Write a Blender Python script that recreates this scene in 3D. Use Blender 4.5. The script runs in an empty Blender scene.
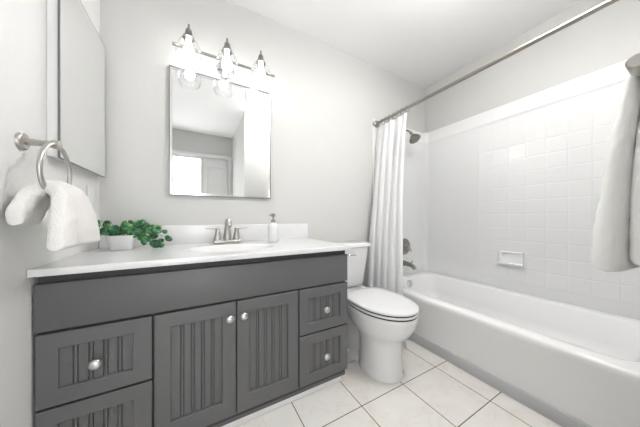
import bpy, bmesh, math, random
from mathutils import Vector, Matrix, noise
random.seed(7)
S = bpy.context.scene
COL = S.collection
PI = math.pi
ZC = 0.96

# ---------------------------------------------------------------- camera
cd = bpy.data.cameras.new('camera')
cam = bpy.data.objects.new('camera', cd); COL.objects.link(cam)
cam.location = (0, 0, ZC)
cam.rotation_euler = (PI/2, 0, -math.atan2(.488, .872))
cd.sensor_width = 36; cd.lens = 221/640*36; cd.shift_y = 4.5/640; cd.clip_start = .01
S.camera = cam

# ---------------------------------------------------------------- world, exposure, light strengths
w = bpy.data.worlds.new('world'); S.world = w; w.use_nodes = True
w.node_tree.nodes['Background'].inputs[0].default_value = (1, 1, 1, 1)
w.node_tree.nodes['Background'].inputs[1].default_value = .3
S.view_settings.view_transform = 'Standard'; S.view_settings.look = 'None'
S.view_settings.gamma = 1; S.view_settings.use_curve_mapping = False
S.view_settings.exposure = 0.25
BULB_E = 14.0      # emission of each vanity bulb
CEIL_E = 7.0      # emission of ceiling lamp diffuser
PANE_E = 5.5
FILL_BOWL_E = 30.0      # emission of the added bowl fill light, out of view      # daylight in the frosted glass door behind the camera

# ---------------------------------------------------------------- materials
def mat(name, col, rough=.5, metal=0, bump=0, bscale=50, spec=.5, emit=0, coat=0, vary=0, vscale=5, trans=0, sss=0):
    m = bpy.data.materials.new(name); m.use_nodes = True
    n = m.node_tree.nodes; l = m.node_tree.links; b = n['Principled BSDF']
    b.inputs['Base Color'].default_value = (*col, 1)
    b.inputs['Roughness'].default_value = rough; b.inputs['Metallic'].default_value = metal
    b.inputs['Specular IOR Level'].default_value = spec
    b.inputs['Coat Weight'].default_value = coat; b.inputs['Coat Roughness'].default_value = .08
    if emit:
        b.inputs['Emission Color'].default_value = (*col, 1); b.inputs['Emission Strength'].default_value = emit
    tc = n.new('ShaderNodeTexCoord')
    if bump:
        t = n.new('ShaderNodeTexNoise'); t.inputs['Scale'].default_value = bscale; t.inputs['Detail'].default_value = 5
        l.new(tc.outputs['Object'], t.inputs['Vector'])
        bp = n.new('ShaderNodeBump'); bp.inputs['Strength'].default_value = bump; bp.inputs['Distance'].default_value = .003
        l.new(t.outputs['Fac'], bp.inputs['Height']); l.new(bp.outputs[0], b.inputs['Normal'])
    if vary:
        t = n.new('ShaderNodeTexNoise'); t.inputs['Scale'].default_value = vscale; t.inputs['Detail'].default_value = 6
        l.new(tc.outputs['Object'], t.inputs['Vector'])
        r = n.new('ShaderNodeValToRGB')
        r.color_ramp.elements[0].position = .35; r.color_ramp.elements[1].position = .65
        r.color_ramp.elements[0].color = (*[c*(1-vary) for c in col], 1); r.color_ramp.elements[1].color = (*col, 1)
        l.new(t.outputs['Fac'], r.inputs[0]); l.new(r.outputs[0], b.inputs['Base Color'])
    if trans:
        out = n['Material Output']; tr = n.new('ShaderNodeBsdfTranslucent'); tr.inputs[0].default_value = (*col, 1)
        mx = n.new('ShaderNodeMixShader'); mx.inputs[0].default_value = trans
        l.new(b.outputs[0], mx.inputs[1]); l.new(tr.outputs[0], mx.inputs[2]); l.new(mx.outputs[0], out.inputs[0])
    return m

def floor_mat():
    m = mat('marble_floor_tile', (.8, .78, .75), .28); n = m.node_tree.nodes; l = m.node_tree.links; b = n['Principled BSDF']
    tc = n.new('ShaderNodeTexCoord'); mp = n.new('ShaderNodeMapping')
    mp.inputs['Location'].default_value = (-1.041+.304*10, -.576+.304*10, 0)
    l.new(tc.outputs['Object'], mp.inputs['Vector'])
    br = n.new('ShaderNodeTexBrick'); br.offset = 0; br.squash = 1
    br.inputs['Scale'].default_value = 1; br.inputs['Brick Width'].default_value = .304; br.inputs['Row Height'].default_value = .304
    br.inputs['Mortar Size'].default_value = .0022; br.inputs['Mortar Smooth'].default_value = .1
    l.new(mp.outputs[0], br.inputs['Vector'])
    no = n.new('ShaderNodeTexNoise'); no.inputs['Scale'].default_value = 3.2; no.inputs['Detail'].default_value = 9
    no.inputs['Roughness'].default_value = .62; no.inputs['Distortion'].default_value = 1.4
    l.new(tc.outputs['Object'], no.inputs['Vector'])
    r = n.new('ShaderNodeValToRGB'); e = r.color_ramp.elements
    e[0].position = .30; e[0].color = (.79, .745, .69, 1); e[1].position = .62; e[1].color = (.87, .85, .815, 1)
    k = e.new(.47); k.color = (.85, .815, .77, 1)
    l.new(no.outputs['Fac'], r.inputs[0])
    # thin veins
    nv = n.new('ShaderNodeTexNoise'); nv.inputs['Scale'].default_value = 1.9; nv.inputs['Detail'].default_value = 6; nv.inputs['Distortion'].default_value = 2.2
    l.new(tc.outputs['Object'], nv.inputs['Vector'])
    rv = n.new('ShaderNodeValToRGB'); ev = rv.color_ramp.elements
    ev[0].position = .485; ev[0].color = (1, 1, 1, 1); ev[1].position = .515; ev[1].color = (1, 1, 1, 1)
    kv = ev.new(.5); kv.color = (.955, .94, .925, 1)
    l.new(nv.outputs['Fac'], rv.inputs[0])
    mu = n.new('ShaderNodeMixRGB'); mu.blend_type = 'MULTIPLY'; mu.inputs[0].default_value = 1
    l.new(r.outputs[0], mu.inputs[1]); l.new(rv.outputs[0], mu.inputs[2])
    mx = n.new('ShaderNodeMixRGB'); mx.inputs[2].default_value = (.10, .065, .035, 1)
    l.new(br.outputs['Fac'], mx.inputs[0]); l.new(mu.outputs[0], mx.inputs[1]); l.new(mx.outputs[0], b.inputs['Base Color'])
    bp = n.new('ShaderNodeBump'); bp.invert = True; bp.inputs['Strength'].default_value = .5; bp.inputs['Distance'].default_value = .002
    l.new(br.outputs['Fac'], bp.inputs['Height']); l.new(bp.outputs[0], b.inputs['Normal'])
    return m

def thin_glass():
    m = bpy.data.materials.new('clear_glass'); m.use_nodes = True
    n = m.node_tree.nodes; l = m.node_tree.links; n.remove(n['Principled BSDF'])
    tr = n.new('ShaderNodeBsdfTransparent'); tr.inputs[0].default_value = (.96, .965, .975, 1)
    gl = n.new('ShaderNodeBsdfGlossy'); gl.inputs['Roughness'].default_value = .02; gl.inputs[0].default_value = (1, 1, 1, 1)
    lw = n.new('ShaderNodeLayerWeight'); lw.inputs[0].default_value = .12
    mx = n.new('ShaderNodeMixShader')
    mm = n.new('ShaderNodeMath'); mm.operation = 'MINIMUM'; mm.inputs[1].default_value = .65
    l.new(lw.outputs['Fresnel'], mm.inputs[0]); l.new(mm.outputs[0], mx.inputs[0]); l.new(tr.outputs[0], mx.inputs[1]); l.new(gl.outputs[0], mx.inputs[2])
    l.new(mx.outputs[0], n['Material Output'].inputs[0])
    return m

def leaf_mat():
    m = mat('green_leaf', (.03, .14, .04), .4); n = m.node_tree.nodes; l = m.node_tree.links; b = n['Principled BSDF']
    tc = n.new('ShaderNodeTexCoord'); t = n.new('ShaderNodeTexNoise'); t.inputs['Scale'].default_value = 45; t.inputs['Detail'].default_value = 2
    l.new(tc.outputs['Object'], t.inputs['Vector'])
    r = n.new('ShaderNodeValToRGB'); e = r.color_ramp.elements
    e[0].position = .40; e[0].color = (.012, .075, .036, 1); e[1].position = .70; e[1].color = (.22, .50, .13, 1)
    k = e.new(.54); k.color = (.03, .17, .06, 1)
    l.new(t.outputs['Fac'], r.inputs[0]); l.new(r.outputs[0], b.inputs['Base Color'])
    return m

M = dict(
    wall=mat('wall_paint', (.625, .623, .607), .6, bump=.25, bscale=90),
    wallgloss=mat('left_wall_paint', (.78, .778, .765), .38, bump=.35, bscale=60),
    ceil=mat('ceiling_paint', (.93, .93, .93), .8),
    floor=floor_mat(),
    gray=mat('gray_cabinet_paint', (.117, .117, .119), .42, bump=.05, bscale=200),
    gap=mat('cabinet_gap_shade', (.05, .05, .052), .6),  # shade of the vanity gaps as a dark colour
    counter=mat('cultured_marble', (.80, .80, .80), .14, vary=.05, vscale=6),
    porc=mat('porcelain', (.78, .78, .78), .12),
    seat=mat('toilet_seat_plastic', (.80, .80, .80), .2),
    tub=mat('tub_enamel', (.95, .95, .95), .13),
    tile=mat('surround_acrylic', (.845, .848, .85), .11),
    vinyl=mat('gray_cove_base', (.55, .56, .58), .5),
    white=mat('white_gloss_paint', (.78, .78, .78), .35),
    nickel=mat('brushed_nickel', (.50, .48, .455), .28, metal=1),
    dnickel=mat('dark_nickel', (.30, .29, .27), .3, metal=1),
    rod=mat('rod_bronze_nickel', (.35, .32, .285), .28, metal=1),
    chrome=mat('chrome', (.75, .75, .76), .12, metal=1),
    knob=mat('knob_nickel', (.62, .61, .60), .33, metal=1),
    mirror=mat('mirror_silver', (.95, .955, .95), .01, metal=1),
    bevelmirror=mat('bevelled_mirror_edge', (.93, .93, .93), .12, metal=1),
    frame=mat('steel_edge', (.20, .20, .20), .35, metal=1),
    towel=mat('white_terry', (.84, .825, .80), .95, bump=1.0, bscale=260, spec=.1),
    bigtowel=mat('white_bath_terry', (.96, .96, .945), .95, bump=.4, bscale=300, spec=.1),
    curtain=mat('white_curtain_cloth', (.95, .95, .955), .8, trans=.15, spec=.2),
    liner=mat('sheer_liner', (.93, .93, .935), .5, trans=.5, spec=.3),
    ceramic=mat('white_ceramic', (.8, .8, .8), .25),
    soil=mat('soil', (.05, .035, .02), .9),
    stem=mat('green_stem', (.14, .26, .06), .5),
    leaf=leaf_mat(),
    plate=mat('white_switch_plastic', (.78, .78, .77), .35),
    bottle=mat('white_soap_bottle', (.82, .82, .82), .25),
    black=mat('seat_gap_shade', (.02, .02, .02), .7),  # shade colour for the toilet seat gaps
    glass=thin_glass(),
    bulb=mat('lit_bulb', (1.0, .985, .96), .4, emit=BULB_E),
    lamp=mat('lit_ceiling_diffuser', (1.0, .99, .975), .4, emit=CEIL_E),
    bowl=mat('added_fill_bowl', (1.0, .99, .975), .4, emit=FILL_BOWL_E),  # glow of the added fill light
    pane=mat('frosted_daylight_glass', (.97, .985, 1.0), .4, emit=PANE_E),
)

# ---------------------------------------------------------------- helpers
def obj(name, bm, m, parent=None, smooth=None, world=True):
    me = bpy.data.meshes.new(name)
    bmesh.ops.recalc_face_normals(bm, faces=bm.faces[:])
    bm.to_mesh(me); bm.free()
    me.materials.append(M[m] if isinstance(m, str) else m)
    o = bpy.data.objects.new(name, me); COL.objects.link(o)
    if smooth is not None:
        for p in me.polygons: p.use_smooth = True
        try: me.set_sharp_from_angle(angle=math.radians(smooth))
        except Exception: pass
    if parent:
        o.parent = parent
        if world: o.matrix_parent_inverse = Matrix.Translation(-Vector(parent.location))
    return o
def thing(name, label, cat, loc=(0, 0, 0), group=None):
    o = bpy.data.objects.new(name, None); COL.objects.link(o); o.location = loc; o.empty_display_size = .05
    o['label'] = label; o['category'] = cat
    if group: o['group'] = group
    return o
def tag(o, label, cat, group=None):
    o['label'] = label; o['category'] = cat
    if group: o['group'] = group
    return o
def struct(name, bm, m, parent=None, smooth=None):
    o = obj(name, bm, m, parent, smooth)
    if not parent: o['kind'] = 'structure'
    return o
def box(bm, x0, x1, y0, y1, z0, z1, bev=0, seg=2):
    r = bmesh.ops.create_cube(bm, size=1)
    vs = r['verts']
    for v in vs:
        v.co = Vector(((x0+x1)/2+v.co.x*(x1-x0), (y0+y1)/2+v.co.y*(y1-y0), (z0+z1)/2+v.co.z*(z1-z0)))
    if bev:
        es = list({e for v in vs for e in v.link_edges})
        bmesh.ops.bevel(bm, geom=es, offset=bev, segments=seg, affect='EDGES', profile=.5)
    return bm
def B(*a, **k): return box(bmesh.new(), *a, **k)
def loft(bm, loops, cap0=True, cap1=True, closed=True):
    R = [[bm.verts.new(p) for p in lp] for lp in loops]
    n = len(R[0])
    for a, b in zip(R, R[1:]):
        for i in range(n if closed else n-1):
            j = (i+1) % n
            bm.faces.new((a[i], a[j], b[j], b[i]))
    if cap0: bm.faces.new(R[0][::-1])
    if cap1: bm.faces.new(R[-1])
    return bm
def frame_of(d):
    d = d.normalized(); up = Vector((0, 0, 1)) if abs(d.z) < .95 else Vector((1, 0, 0))
    a = d.cross(up).normalized(); return a, a.cross(d).normalized()
def tube(bm, pts, r, seg=12, caps=True, flat=1):
    pts = [Vector(p) for p in pts]; n = len(pts)
    rs = r if isinstance(r, (list, tuple)) else [r]*n
    loops = []; a0 = None
    for i, p in enumerate(pts):
        d = pts[min(i+1, n-1)]-pts[max(i-1, 0)]
        a, b = frame_of(d)
        if a0 is not None:
            a = (a0-d.normalized()*a0.dot(d.normalized())).normalized(); b = a.cross(d.normalized())
        a0 = a
        loops.append([p+a*math.cos(t)*rs[i]+b*math.sin(t)*rs[i]*flat for t in [2*PI*k/seg for k in range(seg)]])
    return loft(bm, loops, caps, caps)
def lathe(bm, prof, c, axis='Z', seg=28, caps=True):
    """prof: list of (r, h)"""
    loops = []
    for r, h in prof:
        lp = []
        for k in range(seg):
            t = 2*PI*k/seg; u, v = math.cos(t)*max(r, 1e-4), math.sin(t)*max(r, 1e-4)
            d = {'Z': (u, v, h), 'Y': (u, h, v), 'X': (h, u, v)}[axis]
            lp.append(Vector(c)+Vector(d))
        loops.append(lp)
    return loft(bm, loops, caps, caps)
def torus(bm, c, R, r, axis='X', seg=40, sub=12, a0=0, a1=2*PI):
    loops = []
    for i in range(seg):
        t = 2*PI*i/seg
        lp = []
        for k in range(sub):
            s = 2*PI*k/sub; rad = R+r*math.cos(s); h = r*math.sin(s)
            u, v = rad*math.cos(t), rad*math.sin(t)
            d = {'X': (h, u, v), 'Y': (u, h, v), 'Z': (u, v, h)}[axis]
            lp.append(Vector(c)+Vector(d))
        loops.append(lp)
    loops.append(loops[0])
    loft(bm, loops, False, False); bmesh.ops.remove_doubles(bm, verts=bm.verts[:], dist=1e-6)
    return bm
def subsurf(o, lv=1):
    m = o.modifiers.new('subdivision', 'SUBSURF'); m.levels = lv; m.render_levels = lv

# ---------------------------------------------------------------- room shell
XL, XR, YB, YF, YN, XS, H = -.454, 2.286, 1.62, .03, -1.17, .58, 2.44
T = .12
struct('floor', B(XL-T, XR+T, YN-T, YB+T, -.06, 0), 'floor')
struct('ceiling', B(XL-T, XR+T, YN-T, YB+T, H, H+.06), 'ceil')
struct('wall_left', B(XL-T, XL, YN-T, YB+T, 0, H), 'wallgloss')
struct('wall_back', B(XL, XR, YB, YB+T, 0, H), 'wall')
struct('wall_right', B(XR, XR+T, YF, YB+T, 0, H), 'wall')
struct('wall_front', B(XS, XR+T, YN-T, YF, 0, H), 'wall')     # solid block behind the tub end
# near wall, with a frosted door and a white door in one opening
bm = bmesh.new()
box(bm, XL, -.37, YN-T, YN, 0, H); box(bm, -.37, .545, YN-T, YN, 2.03, H); box(bm, .545, XS, YN-T, YN, 0, H)
struct('wall_near', bm, 'wall')
bm = bmesh.new()
for x0, x1, z0, z1 in ((-.43, -.37, 0, 2.09), (.52, .575, 0, 2.09), (-.37, .52, 2.03, 2.09)): box(bm, x0, x1, YN, YN+.016, z0, z1, .003)
struct('trim_1', bm, 'white', smooth=40)
bm = bmesh.new()
for x0, x1, z0, z1 in ((-.37, -.335, 0, 2.03), (.065, .10, 0, 2.03), (-.335, .065, 1.99, 2.03), (-.335, .065, 0, .1)): box(bm, x0, x1, YN-.05, YN-.01, z0, z1, .003)
d1 = struct('door_1', bm, 'white', smooth=40)
p = obj('pane', B(-.335, .065, YN-.038, YN-.03, .1, 1.99), 'pane', d1); p['label'] = 'bright frosted glass pane'
d2 = struct('door_2', B(.104, .545, YN-.05, YN-.02, 0, 2.03, .003), 'white', smooth=40)
bm = bmesh.new()
for z0, z1 in ((.2, .95), (1.08, 1.88)):
    for a in ((.16, .50, z0, z0+.02), (.16, .50, z1-.02, z1), (.16, .18, z0, z1), (.48, .50, z0, z1)):
        box(bm, a[0], a[1], YN-.022, YN-.013, a[2], a[3], .003)
obj('panel_moulding', bm, 'white', d2, 40)

# gray base along the tub apron, white strip below the vanity
bm = bmesh.new(); box(bm, 1.466, 1.479, YF+.002, YB, 0, .068, .004)
s = struct('baseboard_tub', bm, 'vinyl', smooth=40)
bm = bmesh.new(); box(bm, XL, .752, 1.074, 1.092, 0, .030, .006, 3)
struct('trim_2', bm, 'white', smooth=40)

# ---------------------------------------------------------------- ceiling lamp (out of frame, lights the room)
cl = thing('ceiling_light', 'flush round ceiling light above the middle of the bathroom', 'ceiling light', (.6, .70, H))
obj('trim_ring', lathe(bmesh.new(), [(.15, 0), (.15, -.02), (.14, -.028), (.118, -.028), (.118, -.01), (.118, 0)], (.6, .70, H)), 'white', cl, 40)
obj('diffuser', lathe(bmesh.new(), [(.116, -.004), (.116, -.024), (.10, -.032), (.05, -.036), (0, -.037)], (.6, .70, H)), 'lamp', cl, 40)

bl = thing('ceiling_light', 'added hanging bowl fill light above the open floor, out of view', 'ceiling light', (1.10, .42, H))  # unseen lamp added to balance the brightness of the room
obj('fill_canopy', lathe(bmesh.new(), [(.06, -.0005), (.06, -.015), (.012, -.03), (.012, -.17), (0, -.17)], (1.10, .42, H)), 'nickel', bl, 40)
obj('fill_bowl', lathe(bmesh.new(), [(.17, -.12), (.165, -.15), (.14, -.18), (.10, -.205), (.05, -.218), (0, -.22)], (1.10, .42, H), 'Z', 32, False), 'bowl', bl, 60)

# ---------------------------------------------------------------- bathtub
def rrect(x0, x1, y0, y1, r, z, n=8):
    pts = []
    for cx, cy, a in ((x1-r, y1-r, 0), (x0+r, y1-r, PI/2), (x0+r, y0+r, PI), (x1-r, y0+r, 1.5*PI)):
        for k in range(n+1):
            t = a+PI/2*k/n; pts.append(Vector((cx+r*math.cos(t), cy+r*math.sin(t), z)))
    return pts
tub = thing('bathtub', 'white enamel alcove bathtub along the right wall', 'bathtub', (1.88, .82, 0))
TX0, TX1, TY0, TY1, TZ = 1.48, XR-.002, YF+.002, YB-.002, .36
L = [rrect(TX0, TX1, TY0, TY1, .004, 0), rrect(TX0, TX1, TY0, TY1, .004, .30), rrect(TX0-.004, TX1, TY0, TY1, .005, .325),
     rrect(TX0-.004, TX1, TY0, TY1, .006, TZ-.015), rrect(TX0+.001, TX1, TY0, TY1, .008, TZ-.004), rrect(TX0+.012, TX1, TY0, TY1, .012, TZ),
     rrect(1.560, 2.215, .12, 1.535, .13, TZ), rrect(1.572, 2.203, .133, 1.523, .125, TZ-.004), rrect(1.580, 2.195, .145, 1.515, .12, TZ-.014),
     rrect(1.60, 2.175, .20, 1.49, .12, .20), rrect(1.625, 2.15, .27, 1.455, .12, .11), rrect(1.67, 2.10, .33, 1.41, .11, .07), rrect(1.75, 2.02, .42, 1.33, .1, .062)]
obj('basin', loft(bmesh.new(), L, True, True), 'tub', tub, 50)
ov = obj('overflow_plate', lathe(bmesh.new(), [(.0, -.012), (.030, -.012), (.036, -.006), (.036, .01)], (1.875, 1.502, .298), 'Y'), 'chrome', tub, 40)
dr = obj('drain', lathe(bmesh.new(), [(0, .007), (.028, .007), (.034, .003), (.034, 0)], (1.885, 1.27, .062)), 'chrome', tub, 40)

# ---------------------------------------------------------------- tub surround
sur = thing('tub_surround', 'glossy white moulded surround with square tile pattern above the bathtub', 'shower surround', (1.88, 1.6, .362))
SZ0, SZ1 = .362, 1.922
tk = .010; R = .055
# right panel + cove + back panel as one bent profile (in x,y), extruded in z
prof = [(XR-tk, YF+.004)]
prof += [(XR-tk-R+R*math.cos(t), YB-tk-R+R*math.sin(t)) for t in [PI/2*k/10 for k in range(11)]]
prof += [(1.50, YB-tk), (1.49, YB-.001)]
def wallprof(bm, pr, z0, z1, out=0):
    a = [Vector((x, y, z0)) for x, y in pr]; b = [Vector((x, y, z1)) for x, y in pr]
    loft(bm, [a, b], False, False, closed=False)
def offset(pr, d):
    o = []
    for i, (x, y) in enumerate(pr):
        if i == 0: o.append((x-d, y)); continue
        if i >= len(pr)-2: o.append((x, y-d if i == len(pr)-2 else y)); continue
        t = PI/2*(i-1)/10; o.append((x-d*math.cos(t), y-d*math.sin(t)))
    return o
bm = bmesh.new()
lay = [(SZ0, 0), (1.788, 0), (1.796, .0015), (1.802, .005), (1.808, .006), (1.814, .005), (1.82, .0022), (1.908, .002), (1.918, .0005), (SZ1, -.004), (SZ1, -.009)]
loops = [[Vector((x, y, z)) for x, y in offset(prof, d)] for z, d in lay]
loft(bm, loops, False, False, closed=False)
obj('wall_panel', bm, 'tile', sur, 35)
# square tiles
bm = bmesh.new()
y = 1.062; P_ = .1115; nx = 9; z_top = 1.775; nz = 12
for i in range(nx):
    for k in range(nz):
        y1 = y-i*P_; z1 = z_top-k*P_; y0 = y1-P_; z0 = z1-P_
        if y0 < YF+.01: continue
        x = XR-tk; g = .002
        a = [Vector((x, yy, zz)) for yy, zz in ((y0+g, z0+g), (y1-g, z0+g), (y1-g, z1-g), (y0+g, z1-g))]
        e = .005
        b = [Vector((x-.0009, yy, zz)) for yy, zz in ((y0+e, z0+e), (y1-e, z0+e), (y1-e, z1-e), (y0+e, z1-e))]
        va = [bm.verts.new(q) for q in a]; vb = [bm.verts.new(q) for q in b]
        for j in range(4): bm.faces.new((va[j], va[(j+1) % 4], vb[(j+1) % 4], vb[j]))
        bm.faces.new(vb)
obj('tile_pattern', bm, 'tile', sur)
bm = bmesh.new()
sy0, sy1, sz0, sz1 = .742, .905, .572, .682
xo = XR-tk
for a in ((sy0, sy1, sz0, sz0+.018, .034), (sy0, sy1, sz1-.014, sz1, .020), (sy0, sy0+.014, sz0, sz1, .020), (sy1-.014, sy1, sz0, sz1, .020)):
    box(bm, xo-a[4], xo+.002, a[0], a[1], a[2], a[3], .005, 3)
box(bm, xo-.004, xo+.002, sy0+.01, sy1-.01, sz0+.01, sz1-.01)
obj('soap_dish', bm, 'tub', sur, 40)

# ---------------------------------------------------------------- shower fittings
sh = thing('wall_shower', 'dark nickel shower head on a short arm high above the tub', 'shower head', (1.88, YB, 1.86))
obj('flange', lathe(bmesh.new(), [(0, -.012), (.018, -.012), (.030, -.004), (.030, 0)], (1.88, YB-.0005, 1.935), 'Y'), 'dnickel', sh, 40)
obj('arm', tube(bmesh.new(), [(1.88, YB-.004, 1.935), (1.88, YB-.05, 1.93), (1.88, YB-.10, 1.905), (1.88, YB-.135, 1.87)], .0095), 'dnickel', sh, 60)
bm = bmesh.new(); hp = [(0, 0), (.014, 0), (.016, .02), (.013, .03), (.024, .045), (.052, .085), (.056, .10), (.050, .105), (0, .107)]
lathe(bm, hp, (0, 0, 0)); ang = math.radians(148)
bmesh.ops.transform(bm, matrix=Matrix.Translation((1.88, YB-.125, 1.88)) @ Matrix.Rotation(ang, 4, 'X'), verts=bm.verts[:])
obj('head', bm, 'dnickel', sh, 40)
sv = thing('shower_valve', 'round dark nickel shower valve with lever, beside the shower curtain', 'shower valve', (1.905, YB-tk, .70))
obj('escutcheon', lathe(bmesh.new(), [(0, -.014), (.060, -.014), (.080, -.008), (.087, 0)], (1.93, YB-tk-.0005, .657), 'Y', 36), 'dnickel', sv, 40)
obj('handle_hub', lathe(bmesh.new(), [(0, -.062), (.016, -.06), (.02, -.05), (.024, -.014), (.024, -.008)], (1.93, YB-tk, .657), 'Y'), 'nickel', sv, 40)
sh.location.z -= .06
obj('lever', tube(bmesh.new(), [(1.93, YB-.062, .657), (1.95, YB-.066, .635), (1.965, YB-.066, .61)], [.009, .008, .006]), 'nickel', sv, 60)
ts = thing('tub_spout', 'dark nickel tub spout below the shower valve', 'tub spout', (1.915, YB-tk, .48))
obj('spout_body', tube(bmesh.new(), [(1.915, YB-tk-.0005, .484), (1.915, YB-.04, .484), (1.915, YB-.10, .479), (1.915, YB-.135, .467), (1.915, YB-.148, .444)], [.030, .024, .022, .021, .018], 16), 'dnickel', ts, 60)
obj('diverter_knob', lathe(bmesh.new(), [(.004, 0), (.004, .018), (.009, .02), (.009, .028), (0, .03)], (1.915, YB-.115, .495)), 'dnickel', ts, 40)

# ---------------------------------------------------------------- curtain rod, rings, curtain
RX, RZ = 1.523, 1.872
rod = thing('shower_rod', 'long straight bronze-nickel shower curtain rod over the tub edge', 'curtain rod', (RX, YB, RZ))
obj('pole', lathe(bmesh.new(), [(.0125, YF+.002), (.0125, YB-.002)], (RX, 0, RZ), 'Y', 20), 'rod', rod, 40)
for s_, yy in ((-1, YB), (1, YF)):
    obj('flange', lathe(bmesh.new(), [(.0135, s_*.05), (.02, s_*.045), (.022, s_*.03), (.034, s_*.022), (.034, s_*.0005)], (RX, yy, RZ), 'Y', 24), 'dnickel', rod, 40)
ordn = ['nearest the wall flange', 'second from the wall flange', 'third from the wall flange', 'fourth from the wall flange', 'fifth from the wall flange', 'sixth from the wall flange', 'seventh from the wall flange', 'farthest from the wall flange']
cp = None
ring_y = [1.565-.046*i for i in range(8)]
for i, yy in enumerate(ring_y):
    if cp is None:
        cp = obj('curtain_ring', torus(bmesh.new(), (0, 0, 0), .0235, .0028, 'Y', 24, 8), 'dnickel', None, 60); r_ = cp
    else:
        r_ = cp.copy(); COL.objects.link(r_)
    r_.location = (RX, yy, RZ-.0098); r_.rotation_euler = (0, 0, random.uniform(-.25, .25))
    tag(r_, 'metal curtain ring on the shower rod, '+ordn[i], 'curtain ring', 'curtain rings on the shower rod')
def curtain(name, mt, y0, y1, yb0, yb1, nfold, amp0, amp1, xb, ztop, zbot, parent, ph=0, thick=.002):
    bm = bmesh.new(); NU, NV = nfold*14, 36; rows = []
    for j in range(NV+1):
        v = j/NV; row = []
        z = ztop+(zbot-ztop)*v
        for i in range(NU+1):
            u = i/NU
            s = u+.018*math.sin(9*u+ph)*(1-.3*v)
            yt = y1+(y0-y1)*s; yb_ = yb1+(yb0-yb1)*u; e = v**1.9
            yy = yt*(1-e)+yb_*e
            k = min(1, v/.15)
            am = (amp0+(amp1-amp0)*k)*(1-.25*v)
            xm = RX*(1-min(1, v*1.15))+xb*min(1, v*1.15)
            xx = xm+am*math.sin(2*PI*nfold*u+ph+.5*math.sin(3*v+u*5))+.006*math.sin(11*u+5*v)
            if z < .40: xx = min(xx, 1.452)
            yy += .010*math.sin(4*PI*nfold*u+ph)*k
            zz = z + (.012*(1+math.cos(2*PI*nfold*u+ph))*-.5 if j == 0 else 0)
            row.append(bm.verts.new((xx, min(yy, YB-.014), zz)))
        rows.append(row)
    for a, b in zip(rows, rows[1:]):
        for i in range(NU): bm.faces.new((a[i], a[i+1], b[i+1], b[i]))
    o = obj(name, bm, mt, parent, 180)
    m = o.modifiers.new('solidify', 'SOLIDIFY'); m.thickness = thick
    return o
cu = thing('shower_curtain', 'white cloth shower curtain bunched against the back wall', 'shower curtain', (1.42, 1.35, .04))
curtain('curtain_cloth', 'curtain', 1.240, 1.575, 1.095, 1.55, 5, .007, .010, 1.335, RZ-.034, .008, cu, .6)
curtain('liner', 'liner', 1.30, 1.604, 1.25, 1.604, 5, .006, .013, 1.440, RZ-.045, .36, cu, 2.0, .001)

# ---------------------------------------------------------------- vanity
VF = 1.05
van = thing('vanity_cabinet', 'gray painted bathroom vanity with beadboard doors and drawers', 'vanity', (.155, 1.33, 0))
bm = bmesh.new()
for a in ((-.448, -.430, 1.0726, 1.615, .032, .774), (.752, .770, 1.0726, 1.615, .032, .774), (-.430, .752, 1.0726, 1.615, .032, .05), (-.430, .752, 1.605, 1.615, .05, .774), (-.430, .752, 1.0726, 1.085, .05, .774)): box(bm, *a)
obj('body', bm, 'gray', van)
obj('false_front', B(-.450, .773, VF, 1.071, .594, .748, .003), 'gray', van, 40)
obj('gap_shade_sheet', B(-.447, .769, 1.0712, 1.0725, .050, .7755), 'gap', van)  # dark sheet painting the shade between fronts and under the counter
def frame_mesh(x0, x1, z0, z1, px0, px1, pz0, pz1):
    bm = bmesh.new(); b = .0022
    def lp(a0, a1, c0, c1, y): return [Vector((a0, y, c0)), Vector((a1, y, c0)), Vector((a1, y, c1)), Vector((a0, y, c1))]
    c = .003
    loft(bm, [lp(x0, x1, z0, z1, 1.071), lp(x0, x1, z0, z1, VF+b), lp(x0+b, x1-b, z0+b, z1-b, VF), lp(px0-c, px1+c, pz0-c, pz1+c, VF), lp(px0, px1, pz0, pz1, VF+c), lp(px0, px1, pz0, pz1, VF+.013)], True, False)
    return bm
def bead_mesh(px0, px1, pz0, pz1, nb=5):
    bm = bmesh.new(); prof = []; yb = VF+.0105
    W = (px1-px0)/nb
    prof.append((px0-.002, yb))
    for i in range(1, nb):
        x = px0+W*i
        prof += [(x-.0075, yb), (x-.0055, yb+.004), (x-.0035, yb), (x, yb-.0012), (x+.0035, yb), (x+.0055, yb+.004), (x+.0075, yb)]
    prof.append((px1+.002, yb))
    loft(bm, [[Vector((x, y, pz0-.002)) for x, y in prof], [Vector((x, y, pz1+.002)) for x, y in prof]], False, False, closed=False)
    return bm
def knob(x, z, parent):
    pr = [(.007, 0), (.006, -.010), (.009, -.015), (.0165, -.019), (.018, -.024), (.0155, -.029), (.009, -.032), (0, -.033)]
    k = obj('knob', lathe(bmesh.new(), pr, (x, VF, z), 'Y', 24), 'knob', parent, 60)
    k['label'] = 'brushed nickel round knob'
def front(name, x0, x1, z0, z1, px0, px1, pz0, pz1, kx, kz):
    f = obj(name, frame_mesh(x0, x1, z0, z1, px0, px1, pz0, pz1), 'gray', van)
    for nm, bmx, mt in (('beadboard_panel', bead_mesh(px0, px1, pz0, pz1), 'gray'),):
        o = obj(nm, bmx, mt, f, world=False); 
        o.matrix_parent_inverse = Matrix.Identity(4)
    pr_o = len(f.children)
    pr = [(.007, 0), (.006, -.010), (.009, -.015), (.0165, -.019), (.018, -.024), (.0155, -.029), (.009, -.032), (0, -.033)]
    k = obj('knob', lathe(bmesh.new(), pr, (kx, VF, kz), 'Y', 24), 'knob', f, 60, world=False); k['label'] = 'brushed nickel round knob'
front('drawer', -.446, -.148, .346, .584, -.396, -.205, .400, .531, -.300, .463)
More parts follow.
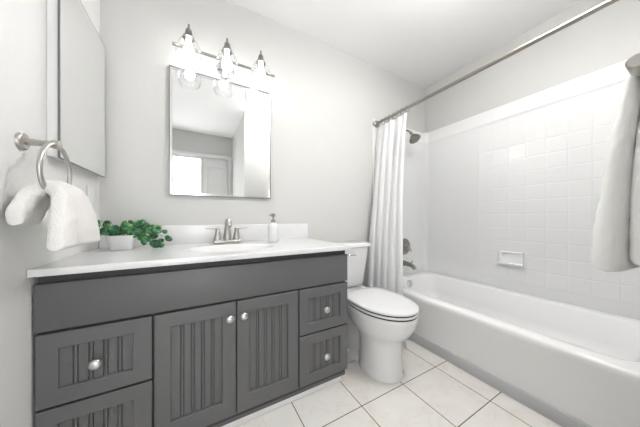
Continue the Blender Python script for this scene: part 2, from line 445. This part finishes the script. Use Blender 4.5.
front('drawer', -.446, -.148, .078, .338, -.396, -.205, .132, .285, -.300, .215)
front('door', -.141, .155, .078, .584, -.087, .098, .152, .527, .128, .520)
front('door', .160, .460, .078, .584, .215, .403, .152, .527, .187, .520)
front('drawer', .467, .773, .346, .584, .520, .720, .400, .531, .619, .461)
front('drawer', .467, .773, .078, .338, .520, .720, .132, .285, .619, .207)

# countertop with integral oval sink
ct = thing('vanity_countertop', 'white cultured marble countertop with integral sink and backsplash', 'countertop', (.16, 1.32, .776))
CX0, CX1, CY0, CY1, CZ = XL+.001, .780, 1.034, 1.618, .80
bm = bmesh.new(); NX, NY = 110, 56; rows = []
scx, scy, sa, sb = .175, 1.275, .215, .150
def sinkz(x, y):
    d = math.sqrt(((x-scx)/sa)**2+((y-scy)/sb)**2)
    z = 0
    if d < 1:
        t = 1-d; z = -.075*(1-(1-min(1, t/.98))**1.5)
    elif d < 1.12: z = .0
    rim = .0012*math.exp(-((d-1.06)/.06)**2)
    return z+rim
for j in range(NY+1):
    rows.append([bm.verts.new((CX0+(CX1-CX0)*i/NX, CY0+(CY1-CY0)*j/NY, CZ+sinkz(CX0+(CX1-CX0)*i/NX, CY0+(CY1-CY0)*j/NY))) for i in range(NX+1)])
for a, b in zip(rows, rows[1:]):
    for i in range(NX): bm.faces.new((a[i], a[i+1], b[i+1], b[i]))
# rounded front and right edges
edge = [rows[0][i] for i in range(NX+1)]+[rows[j][NX] for j in range(1, NY+1)]
def outward(v, d, dz):
    x, y = v.co.x, v.co.y
    return (x+(d if x > CX1-1e-5 else 0), y-(d if y < CY0+1e-5 else 0), dz)
prev = edge
for d, z in ((.003, CZ-.001), (.004, CZ-.004), (.004, .779), (.002, .776), (-.03, .776)):
    cur = [bm.verts.new(outward(v, d, z)) for v in edge]
    for i in range(len(edge)-1): bm.faces.new((prev[i], prev[i+1], cur[i+1], cur[i]))
    prev = cur
obj('slab', bm, 'counter', ct, 50)
obj('backsplash', B(CX0, .784, 1.598, 1.619, CZ-.001, .915, .004, 3), 'counter', ct, 40)
obj('sink_drain', lathe(bmesh.new(), [(0, .004), (.018, .004), (.022, 0)], (scx, scy, CZ-.0745)), 'nickel', ct, 40)

# faucet
fx, fy = .172, 1.515
fa = thing('faucet', 'brushed nickel two-handle faucet behind the sink', 'faucet', (fx, fy, CZ))
obj('base', B(fx-.083, fx+.083, fy-.027, fy+.027, CZ+.0005, CZ+.022, .009, 4), 'nickel', fa, 50)
for s_ in (-1, 1):
    h = obj('handle', lathe(bmesh.new(), [(.025, 0), (.022, .015), (.016, .045), (.012, .064), (.013, .068), (.013, .078), (.010, .082), (0, .083)], (fx+s_*.056, fy, CZ+.015)), 'nickel', fa, 60)
    lv = obj('lever', tube(bmesh.new(), [(fx+s_*.048, fy, CZ+.092), (fx+s_*.09, fy-.002, CZ+.094), (fx+s_*.125, fy-.004, CZ+.097)], [.007, .0055, .0045], 10, flat=.6), 'nickel', h, 60, world=False)
sp = [(fx, fy, CZ+.015), (fx, fy-.002, CZ+.06), (fx, fy-.006, CZ+.10), (fx, fy-.02, CZ+.130), (fx, fy-.045, CZ+.143), (fx, fy-.075, CZ+.140), (fx, fy-.098, CZ+.123), (fx, fy-.105, CZ+.11)]
obj('spout', tube(bmesh.new(), sp, [.026, .021, .017, .0165, .0165, .016, .014, .013], 18), 'nickel', fa, 60)
obj('lift_rod', tube(bmesh.new(), [(fx, fy+.02, CZ+.02), (fx, fy+.022, CZ+.075)], [.0025, .0025], 8), 'nickel', fa, 60)

# soap dispenser
dx, dy = .448, 1.44
sd = thing('soap_dispenser', 'white round soap pump bottle with dark nickel pump on the countertop', 'soap dispenser', (dx, dy, CZ))
obj('bottle', lathe(bmesh.new(), [(.030, .001), (.033, .004), (.0335, .10), (.031, .115), (.022, .124), (.014, .128), (.012, .134)], (dx, dy, CZ)), 'bottle', sd, 50)
obj('collar', lathe(bmesh.new(), [(.014, .13), (.015, .146), (.012, .150), (.005, .152), (.005, .17)], (dx, dy, CZ)), 'dnickel', sd, 50)
bm = bmesh.new(); lathe(bm, [(.011, .168), (.013, .172), (.013, .186), (.010, .190), (0, .191)], (dx, dy, CZ))
tube(bm, [(dx, dy, CZ+.182), (dx-.02, dy-.012, CZ+.182), (dx-.034, dy-.02, CZ+.174)], [.006, .005, .004], 10)
obj('pump_head', bm, 'dnickel', sd, 50)

# potted plant
ppx, ppy = -.325, 1.455
pl = thing('potted_plant', 'small trailing green plant in a white ceramic pot on the counter', 'potted plant', (ppx, ppy, CZ))
bm = bmesh.new()
loft(bm, [rrect(ppx-a, ppx+a, ppy-b, ppy+b, min(a, b)*.6, CZ+z, 5) for a, b, z in ((.040, .030, .001), (.044, .033, .004), (.056, .042, .070), (.058, .044, .074), (.053, .039, .074), (.051, .037, .062))], True, True)
obj('pot', bm, 'ceramic', pl, 50)
bm = bmesh.new(); loft(bm, [rrect(ppx-.050, ppx+.050, ppy-.036, ppy+.036, .02, CZ+z, 5) for z in (.0625, .068)], True, True)
obj('soil', bm, 'soil', pl)
leaves = [ # px offsets: x, y, z (world offsets from pot base centre), size
 (-.115, .00, .108, .020), (-.085, -.02, .128, .024), (-.088, .01, .088, .030), (-.05, -.02, .10, .028), (-.02, -.03, .105, .026), (-.008, .02, .098, .030),
 (.022, -.02, .108, .030), (.04, .015, .095, .026), (.030, .01, .135, .014), (.062, .00, .128, .030), (.060, -.02, .092, .022), (.078, .01, .095, .024),
 (.075, -.02, .065, .026), (.098, .005, .092, .020), (.100, -.012, .055, .024), (.118, .01, .066, .020), (.130, -.01, .092, .026), (.138, .01, .108, .016),
 (.128, -.008, .026, .028), (.148, .005, .04, .016), (.152, -.004, .016, .015), (.180, .00, .052, .020), (-.13, .01, .12, .014), (.165, .01, .085, .014), (-.06, .02, .13, .018), (.0, .03, .13, .016), (.09, .02, .12, .018), (.11, .0, .12, .015), (.045, -.03, .078, .02), (-.035, .0, .085, .024), (.085, -.03, .04, .017)]
bm = bmesh.new(); bs = bmesh.new()
for k, (x, y, z, r) in enumerate(leaves):
    r *= .94; x *= 1.06; z = z*1.06-.004
    c = Vector((ppx+x, ppy+y, CZ+z))
    nrm = Vector((random.uniform(-.5, .3)+.2*x/.15, -1+random.uniform(-.2, .5), random.uniform(.0, .8))).normalized()
    a = Vector((x, y*.3, .3*random.random()-.25)).normalized(); a = (a-nrm*a.dot(nrm)).normalized(); b = nrm.cross(a)
    N = 14; ctr = bm.verts.new(c+nrm*(-.003)); ring = []; ring2 = []
    for i in range(N):
        t = 2*PI*i/N; rr = r*(1+.10*math.cos(t))*(.98)
        q = c+a*math.cos(t)*rr*1.08+b*math.sin(t)*rr*.86+nrm*(.004*math.cos(2*t))
        ring.append(bm.verts.new(q)); ring2.append(bm.verts.new(c+(q-c)*.55+nrm*(.001)))
    for i in range(N):
        j = (i+1) % N
        bm.faces.new((ring[i], ring[j], ring2[j], ring2[i])); bm.faces.new((ring2[i], ring2[j], ctr))
    base = Vector((ppx+max(-.045, min(.045, x*.5)), ppy+max(-.02, min(.02, y)), CZ+.068))
    tip = c-a*r*.9-nrm*.004
    mid = (base+tip)/2+Vector((0, 0, .035+.15*abs(x)))
    if x > .09 and z < .06: mid = Vector((ppx+.075, ppy+y, CZ+.098))
    pts = [base*(1-t)**2+mid*2*t*(1-t)+tip*t*t for t in [i/6 for i in range(7)]]
    tube(bs, pts, .0014, 6)
lo = obj('foliage', bm, 'leaf', pl, 180)
m_ = lo.modifiers.new('solidify', 'SOLIDIFY'); m_.thickness = .0012; m_.offset = 0
obj('stems', bs, 'stem', pl, 180)

# ---------------------------------------------------------------- wall mirror
mx0, mx1, mz0, mz1, my = -.144, .480, 1.101, 1.881, 1.605
wm = thing('wall_mirror', 'rectangular mirror with thin steel edge above the vanity', 'mirror', (.166, YB, 1.1))
bm = bmesh.new(); f_ = .004
for a in ((mx0, mx1, mz0, mz0+f_), (mx0, mx1, mz1-f_, mz1), (mx0, mx0+f_, mz0+f_, mz1-f_), (mx1-f_, mx1, mz0+f_, mz1-f_)):
    box(bm, a[0], a[1], my-.004, YB-.0005, a[2], a[3])
obj('edge_frame', bm, 'frame', wm)
obj('mirror_glass', B(mx0+f_, mx1-f_, my, YB-.001, mz0+f_, mz1-f_), 'mirror', wm)
bm = bmesh.new(); bw = .012
def lpm(i, y): return [Vector((mx0+f_+i, y, mz0+f_+i)), Vector((mx1-f_-i, y, mz0+f_+i)), Vector((mx1-f_-i, y, mz1-f_-i)), Vector((mx0+f_+i, y, mz1-f_-i))]
loft(bm, [lpm(0, my-.0002), lpm(bw, my-.0014)], False, False)
o = obj('bevel', bm, 'bevelmirror', wm); o['label'] = 'bevelled mirror border'

# ---------------------------------------------------------------- medicine cabinet on the left wall
mc = thing('medicine_cabinet', 'shallow mirrored medicine cabinet on the left wall above the towel ring', 'medicine cabinet', (XL, 1.35, 1.17))
ax, y0, y1, z0, z1 = -.420, 1.128, 1.571, 1.172, 1.862
obj('box', B(XL+.0005, ax-.006, y0+.004, y1-.004, z0+.004, z1-.004, .001, 1), 'white', mc)
dd = obj('mirror_door', B(ax-.0055, ax, y0, y1, z0, z1), 'frame', mc)
bm = bmesh.new(); e = .0035; bw = .016
def lpc(i, x): return [Vector((x, y0+e+i, z0+e+i)), Vector((x, y1-e-i, z0+e+i)), Vector((x, y1-e-i, z1-e-i)), Vector((x, y0+e+i, z1-e-i))]
loft(bm, [lpc(0, ax+.0002), lpc(bw, ax+.0012)], False, True)
o = obj('bevelled_mirror', bm, 'mirror', dd, world=False)

# switch plate
sw = thing('light_switch', 'white double rocker switch plate on the left wall behind the towel', 'light switch', (XL, 1.49, 1.055))
obj('plate', B(XL+.0003, XL+.006, 1.452, 1.528, .998, 1.116, .003), 'plate', sw, 40)
for q in (1.470, 1.510):
    obj('rocker', B(XL+.005, XL+.009, q-.012, q+.012, 1.025, 1.09, .002), 'plate', sw, 40)

# ---------------------------------------------------------------- vanity light
vl = thing('vanity_light', 'chrome three-light vanity fixture with clear glass shades above the mirror', 'vanity light', (.172, YB, 1.97))
LY = 1.50; LZ = 1.972
bm = bmesh.new(); lathe(bm, [(0, -.022), (.045, -.022), (.056, -.016), (.060, -.004), (.060, 0)], (0, 0, 0), 'Y', 32)
for v in bm.verts: v.co.x *= 1.0; v.co += Vector((.172, YB-.0005, LZ-.02))
obj('backplate', bm, 'chrome', vl, 40)
obj('bar', lathe(bmesh.new(), [(.0, -.305), (.0085, -.304), (.0085, .304), (0, .305)], (.182, LY+.035, LZ), 'X', 14), 'dnickel', vl, 40)
obj('arm', tube(bmesh.new(), [(.172, YB-.02, LZ-.02), (.172, YB-.05, LZ-.012), (.172, LY+.035, LZ)], .009), 'chrome', vl, 60)
for lx in (-.038, .170, .381):
    hz = 2.018
    hd = obj('lamp_holder', lathe(bmesh.new(), [(0, .074), (.005, .072), (.006, .045), (.012, .042), (.0165, .036), (.018, .02), (.023, .0), (.030, -.004), (.030, -.012), (0, -.013)], (lx, LY, hz)), 'dnickel', vl, 50)
    obj('bracket', tube(bmesh.new(), [(lx, LY+.035, LZ), (lx, LY+.025, LZ+.045), (lx, LY+.005, LZ+.06)], .005), 'chrome', hd, 60, world=False)
    gp = [(.030, .004), (.033, -.004), (.046, -.020), (.058, -.05), (.066, -.09), (.070, -.125), (.066, -.150), (.058, -.165)]
    g = obj('glass_shade', lathe(bmesh.new(), gp, (lx, LY, hz-.004), 'Z', 32, False), 'glass', vl, 60)
    bp_ = [(.013, .0), (.013, -.03), (.018, -.045), (.028, -.075), (.030, -.095), (.026, -.115), (.014, -.127), (0, -.13)]
    b_ = obj('bulb', lathe(bmesh.new(), bp_, (lx, LY, hz-.006), 'Z', 20), 'bulb', vl, 60); b_['label'] = 'glowing light bulb'

# ---------------------------------------------------------------- toilet
TX = 1.035
to = thing('toilet', 'white two-piece toilet with closed lid between vanity and tub', 'toilet', (TX, 1.2, 0))
def egg(cx, cy, hx, fr, bk, z, n=40, pf=2.0, pb=2.6):
    pts = []
    for k in range(n):
        t = 2*PI*k/n; c, s = math.cos(t), math.sin(t)
        p_ = pf if c > 0 else pb
        X_ = hx*math.copysign(abs(s)**(2/p_), s); Y_ = math.copysign(abs(c)**(2/p_), c)
        pts.append(Vector((cx+X_, cy-(fr if c > 0 else bk)*Y_, z)))
    return pts
bowl = [(1.05, .122, .148, .135, .001), (1.05, .125, .151, .138, .012), (1.05, .118, .143, .132, .028), (1.05, .114, .138, .13, .12), (1.05, .116, .140, .135, .20),
        (1.05, .125, .152, .155, .232), (1.05, .142, .180, .20, .256), (1.05, .158, .208, .235, .29), (1.05, .171, .230, .255, .33), (1.05, .178, .241, .265, .37), (1.05, .180, .245, .268, .392), (1.05, .172, .238, .262, .398)]
obj('trapway', loft(bmesh.new(), [egg(TX, 1.34, hx, .25, .2, z, pf=2.6) for hx, z in ((.118, .001), (.118, .018), (.095, .032), (.085, .10), (.09, .20), (.12, .30), (.15, .34))]), 'porc', to, 60)
obj('bowl', loft(bmesh.new(), [egg(TX, cy, hx, fr, bk, z) for cy, hx, fr, bk, z in bowl]), 'porc', to, 60)
obj('seat', loft(bmesh.new(), [egg(TX, 1.05, hx, fr, bk, z) for hx, fr, bk, z in ((.172, .236, .225, .4035), (.180, .245, .23, .406), (.181, .246, .23, .414), (.176, .24, .228, .418))]), 'seat', to, 50)
obj('lid', loft(bmesh.new(), [egg(TX, 1.05, hx, fr, bk, z, pb=3.4) for hx, fr, bk, z in ((.174, .238, .228, .4235), (.181, .246, .235, .427), (.181, .246, .235, .436), (.174, .239, .23, .4405), (.13, .18, .18, .444), (.06, .09, .09, .445))]), 'seat', to, 50)
for s_ in (-1, 1): obj('hinge', B(TX+s_*.075-.02, TX+s_*.075+.02, 1.285, 1.32, .40, .436, .006, 3), 'seat', to, 50)
obj('gap_shade_core', loft(bmesh.new(), [egg(TX, 1.05, .1765, .2405, .222, z) for z in (.397, .424)]), 'black', to)['label'] = 'dark core standing for the shadow gaps around the seat'  # black core paints the shadow lines between bowl, seat and lid
def tank_loop(hx, ya, yb, z): return rrect(TX-hx, TX+hx, ya, yb, .035, z, 5)
obj('tank', loft(bmesh.new(), [tank_loop(hx, a, b, z) for hx, a, b, z in ((.170, 1.45, 1.585, .397), (.185, 1.435, 1.595, .405), (.197, 1.425, 1.60, .44), (.232, 1.405, 1.605, .72))]), 'porc', to, 50)
obj('deck', loft(bmesh.new(), [rrect(TX-.17, TX+.17, 1.27, 1.59, .05, .33, 5), rrect(TX-.18, TX+.18, 1.26, 1.60, .05, .36, 5), rrect(TX-.18, TX+.18, 1.26, 1.60, .05, .392, 5), rrect(TX-.172, TX+.172, 1.268, 1.592, .05, .3965, 5)]), 'porc', to, 50)
obj('tank_lid', loft(bmesh.new(), [rrect(TX-hx, TX+hx, a, b, .035, z, 5) for hx, a, b, z in ((.235, 1.402, 1.607, .7205), (.247, 1.390, 1.613, .727), (.247, 1.390, 1.613, .745), (.242, 1.395, 1.609, .753), (.22, 1.415, 1.59, .756))]), 'porc', to, 50)
fh = obj('flush_handle', tube(bmesh.new(), [(TX-.01, 1.402, .672), (TX-.01, 1.385, .672), (TX+.02, 1.380, .671), (TX+.06, 1.380, .668)], [.009, .008, .0065, .006], 10), 'chrome', to, 60)
for s_ in (-1, 1): obj('bolt_cap', lathe(bmesh.new(), [(.017, 0), (.016, .012), (.010, .022), (0, .024)], (TX+s_*.105, 1.27, .018)), 'seat', to, 50)
wv = thing('shutoff_valve', 'small chrome water shutoff valve on the wall beside the toilet', 'water valve', (.84, YB, .17))
obj('escutcheon', lathe(bmesh.new(), [(0, -.008), (.022, -.008), (.028, 0)], (.84, YB-.0005, .17), 'Y'), 'chrome', wv, 40)
obj('valve_body', tube(bmesh.new(), [(.84, YB-.002, .17), (.84, YB-.06, .17), (.84, YB-.075, .17)], [.009, .011, .012]), 'chrome', wv, 60)
obj('valve_knob', lathe(bmesh.new(), [(0, -.03), (.018, -.028), (.018, -.004), (0, 0)], (.84, YB-.075, .17), 'Y'), 'white', wv, 40)
obj('supply_hose', tube(bmesh.new(), [(.84, YB-.06, .175), (.842, YB-.06, .25), (.875, YB-.08, .33), (.885, YB-.09, .397)], .006), 'nickel', wv, 60)

# ---------------------------------------------------------------- towels
def cloth_loft(path, seg_t=10, mt='towel', name='towel', crease=None, amp=.003, parent=None, side=Vector((0, 1, 0))):
    """path: (centre point, width, thickness); section is a rounded slab across `side`"""
    pts = [Vector(p[0]) for p in path]; n = len(pts)
    def cr(vals, t):
        i = min(int(t), n-2); f = t-i
        a, b, c, d = vals[max(i-1, 0)], vals[i], vals[i+1], vals[min(i+2, n-1)]
        return .5*((2*b)+(c-a)*f+(2*a-5*b+4*c-d)*f*f+(3*b-a-3*c+d)*f**3)
    K = 14*(n-1); loops = []
    prev = None
    for k in range(K+1):
        t = k/K*(n-1)*.99999
        p = cr(pts, t); q = cr(pts, min(t+.02, (n-1)*.99999)); q0 = cr(pts, max(t-.02, 0))
        d = (q-q0).normalized(); nn = d.cross(side).normalized()
        w_, th = cr([x[1] for x in path], t), cr([x[2] for x in path], t)
        endf = 1
        kk = min(k, K-k)
        if kk < 4: endf = math.sqrt(1-(1-kk/4)**2)*.9+.1 if kk else .12
        lp = []; NS = 56
        for s in range(NS):
            a = 2*PI*s/NS; c_, s_ = math.cos(a), math.sin(a)
            u = math.copysign(abs(c_)**.55, c_); v = math.copysign(abs(s_)**.75, s_)
            th_ = th*endf
            if crease: th_ *= 1-crease(u, k/K, v)
            pos = p+side*(u*w_/2)+nn*(v*th_/2)
            nz_ = noise.noise(pos*22)*amp+noise.noise(pos*70)*amp*.35
            pos += nn*nz_*(1 if v >= 0 else -1)+side*nz_*.6
            lp.append(pos)
        loops.append(lp)
    return obj(name, loft(bmesh.new(), loops), mt, parent, 180)

# towel ring, left wall
ry, rx, rz, rR = 1.003, -.381, 1.104, .084
tr = thing('towel_ring', 'brushed nickel towel ring on the left wall beside the counter', 'towel ring', (XL, ry, 1.188))
obj('rosette', lathe(bmesh.new(), [(0, .010), (.022, .010), (.0255, .007), (.0265, 0)], (XL+.0005, ry, 1.188), 'X', 28), 'nickel', tr, 40)
obj('post', lathe(bmesh.new(), [(.010, .008), (.010, .06), (.013, .066), (.013, .082), (0, .084)], (XL, ry, 1.188), 'X', 18), 'nickel', tr, 40)
obj('ring', torus(bmesh.new(), (rx, ry, rz), rR, .0062, 'X', 56, 12), 'nickel', tr, 60)

def crease_hand(u, t, v):
    c = .0
    if t > .45: c += .55*math.exp(-((u+.38)/.10)**2)*min(1, (t-.45)/.15)
    if t < .40: c += .45*math.exp(-((u+.1)/.14)**2)
    return c
P_h = [((-.424, .955, .940), .090, .036), ((-.423, .965, .985), .110, .044), ((-.410, .985, 1.028), .115, .046), ((-.381, .996, 1.052), .120, .045),
       ((-.349, .998, 1.032), .165, .046), ((-.338, .996, .980), .205, .052), ((-.332, .992, .935), .245, .056), ((-.328, .993, .872), .275, .056)]
ht = cloth_loft(P_h, mt='towel', name='hand_towel', crease=crease_hand, amp=.006)
tag(ht, 'white hand towel folded through the towel ring', 'towel')

# towel bar and bath towel on the front wall (right edge of the photograph)
by, bz = .092, 1.342
tb = thing('towel_bar', 'brushed nickel towel bar holding the white bath towel', 'towel bar', (1.2, YF, bz))
obj('rail', lathe(bmesh.new(), [(0, .928), (.014, .929), (.018, .934), (.018, .99), (.010, .995), (.010, 1.47)], (0, by, bz), 'X', 16), 'nickel', tb, 40)
for px in (.966, 1.468):
    obj('post', lathe(bmesh.new(), [(.024, .0005), (.024, .008), (.016, .014), (.0135, .05), (.0125, .055), (.0125, .064)], (px, YF, bz), 'Y', 22), 'nickel', tb, 40)
P_b = [((1.235, .088, .83), .46, .074), ((1.235, .088, 1.00), .46, .072), ((1.235, .085, 1.15), .45, .064), ((1.23, .078, 1.27), .44, .044), ((1.225, .077, 1.338), .43, .027),
       ((1.225, .092, 1.364), .43, .022), ((1.225, .108, 1.336), .43, .030), ((1.225, .115, 1.26), .43, .052), ((1.225, .129, 1.15), .435, .066), ((1.225, .140, 1.0), .44, .076), ((1.225, .148, .88), .45, .084), ((1.225, .150, .808), .45, .082)]
bt = cloth_loft(P_b, mt='bigtowel', name='bath_towel', amp=.004, side=Vector((1, 0, 0)))
tag(bt, 'large white bath towel draped over the towel bar at right', 'towel')
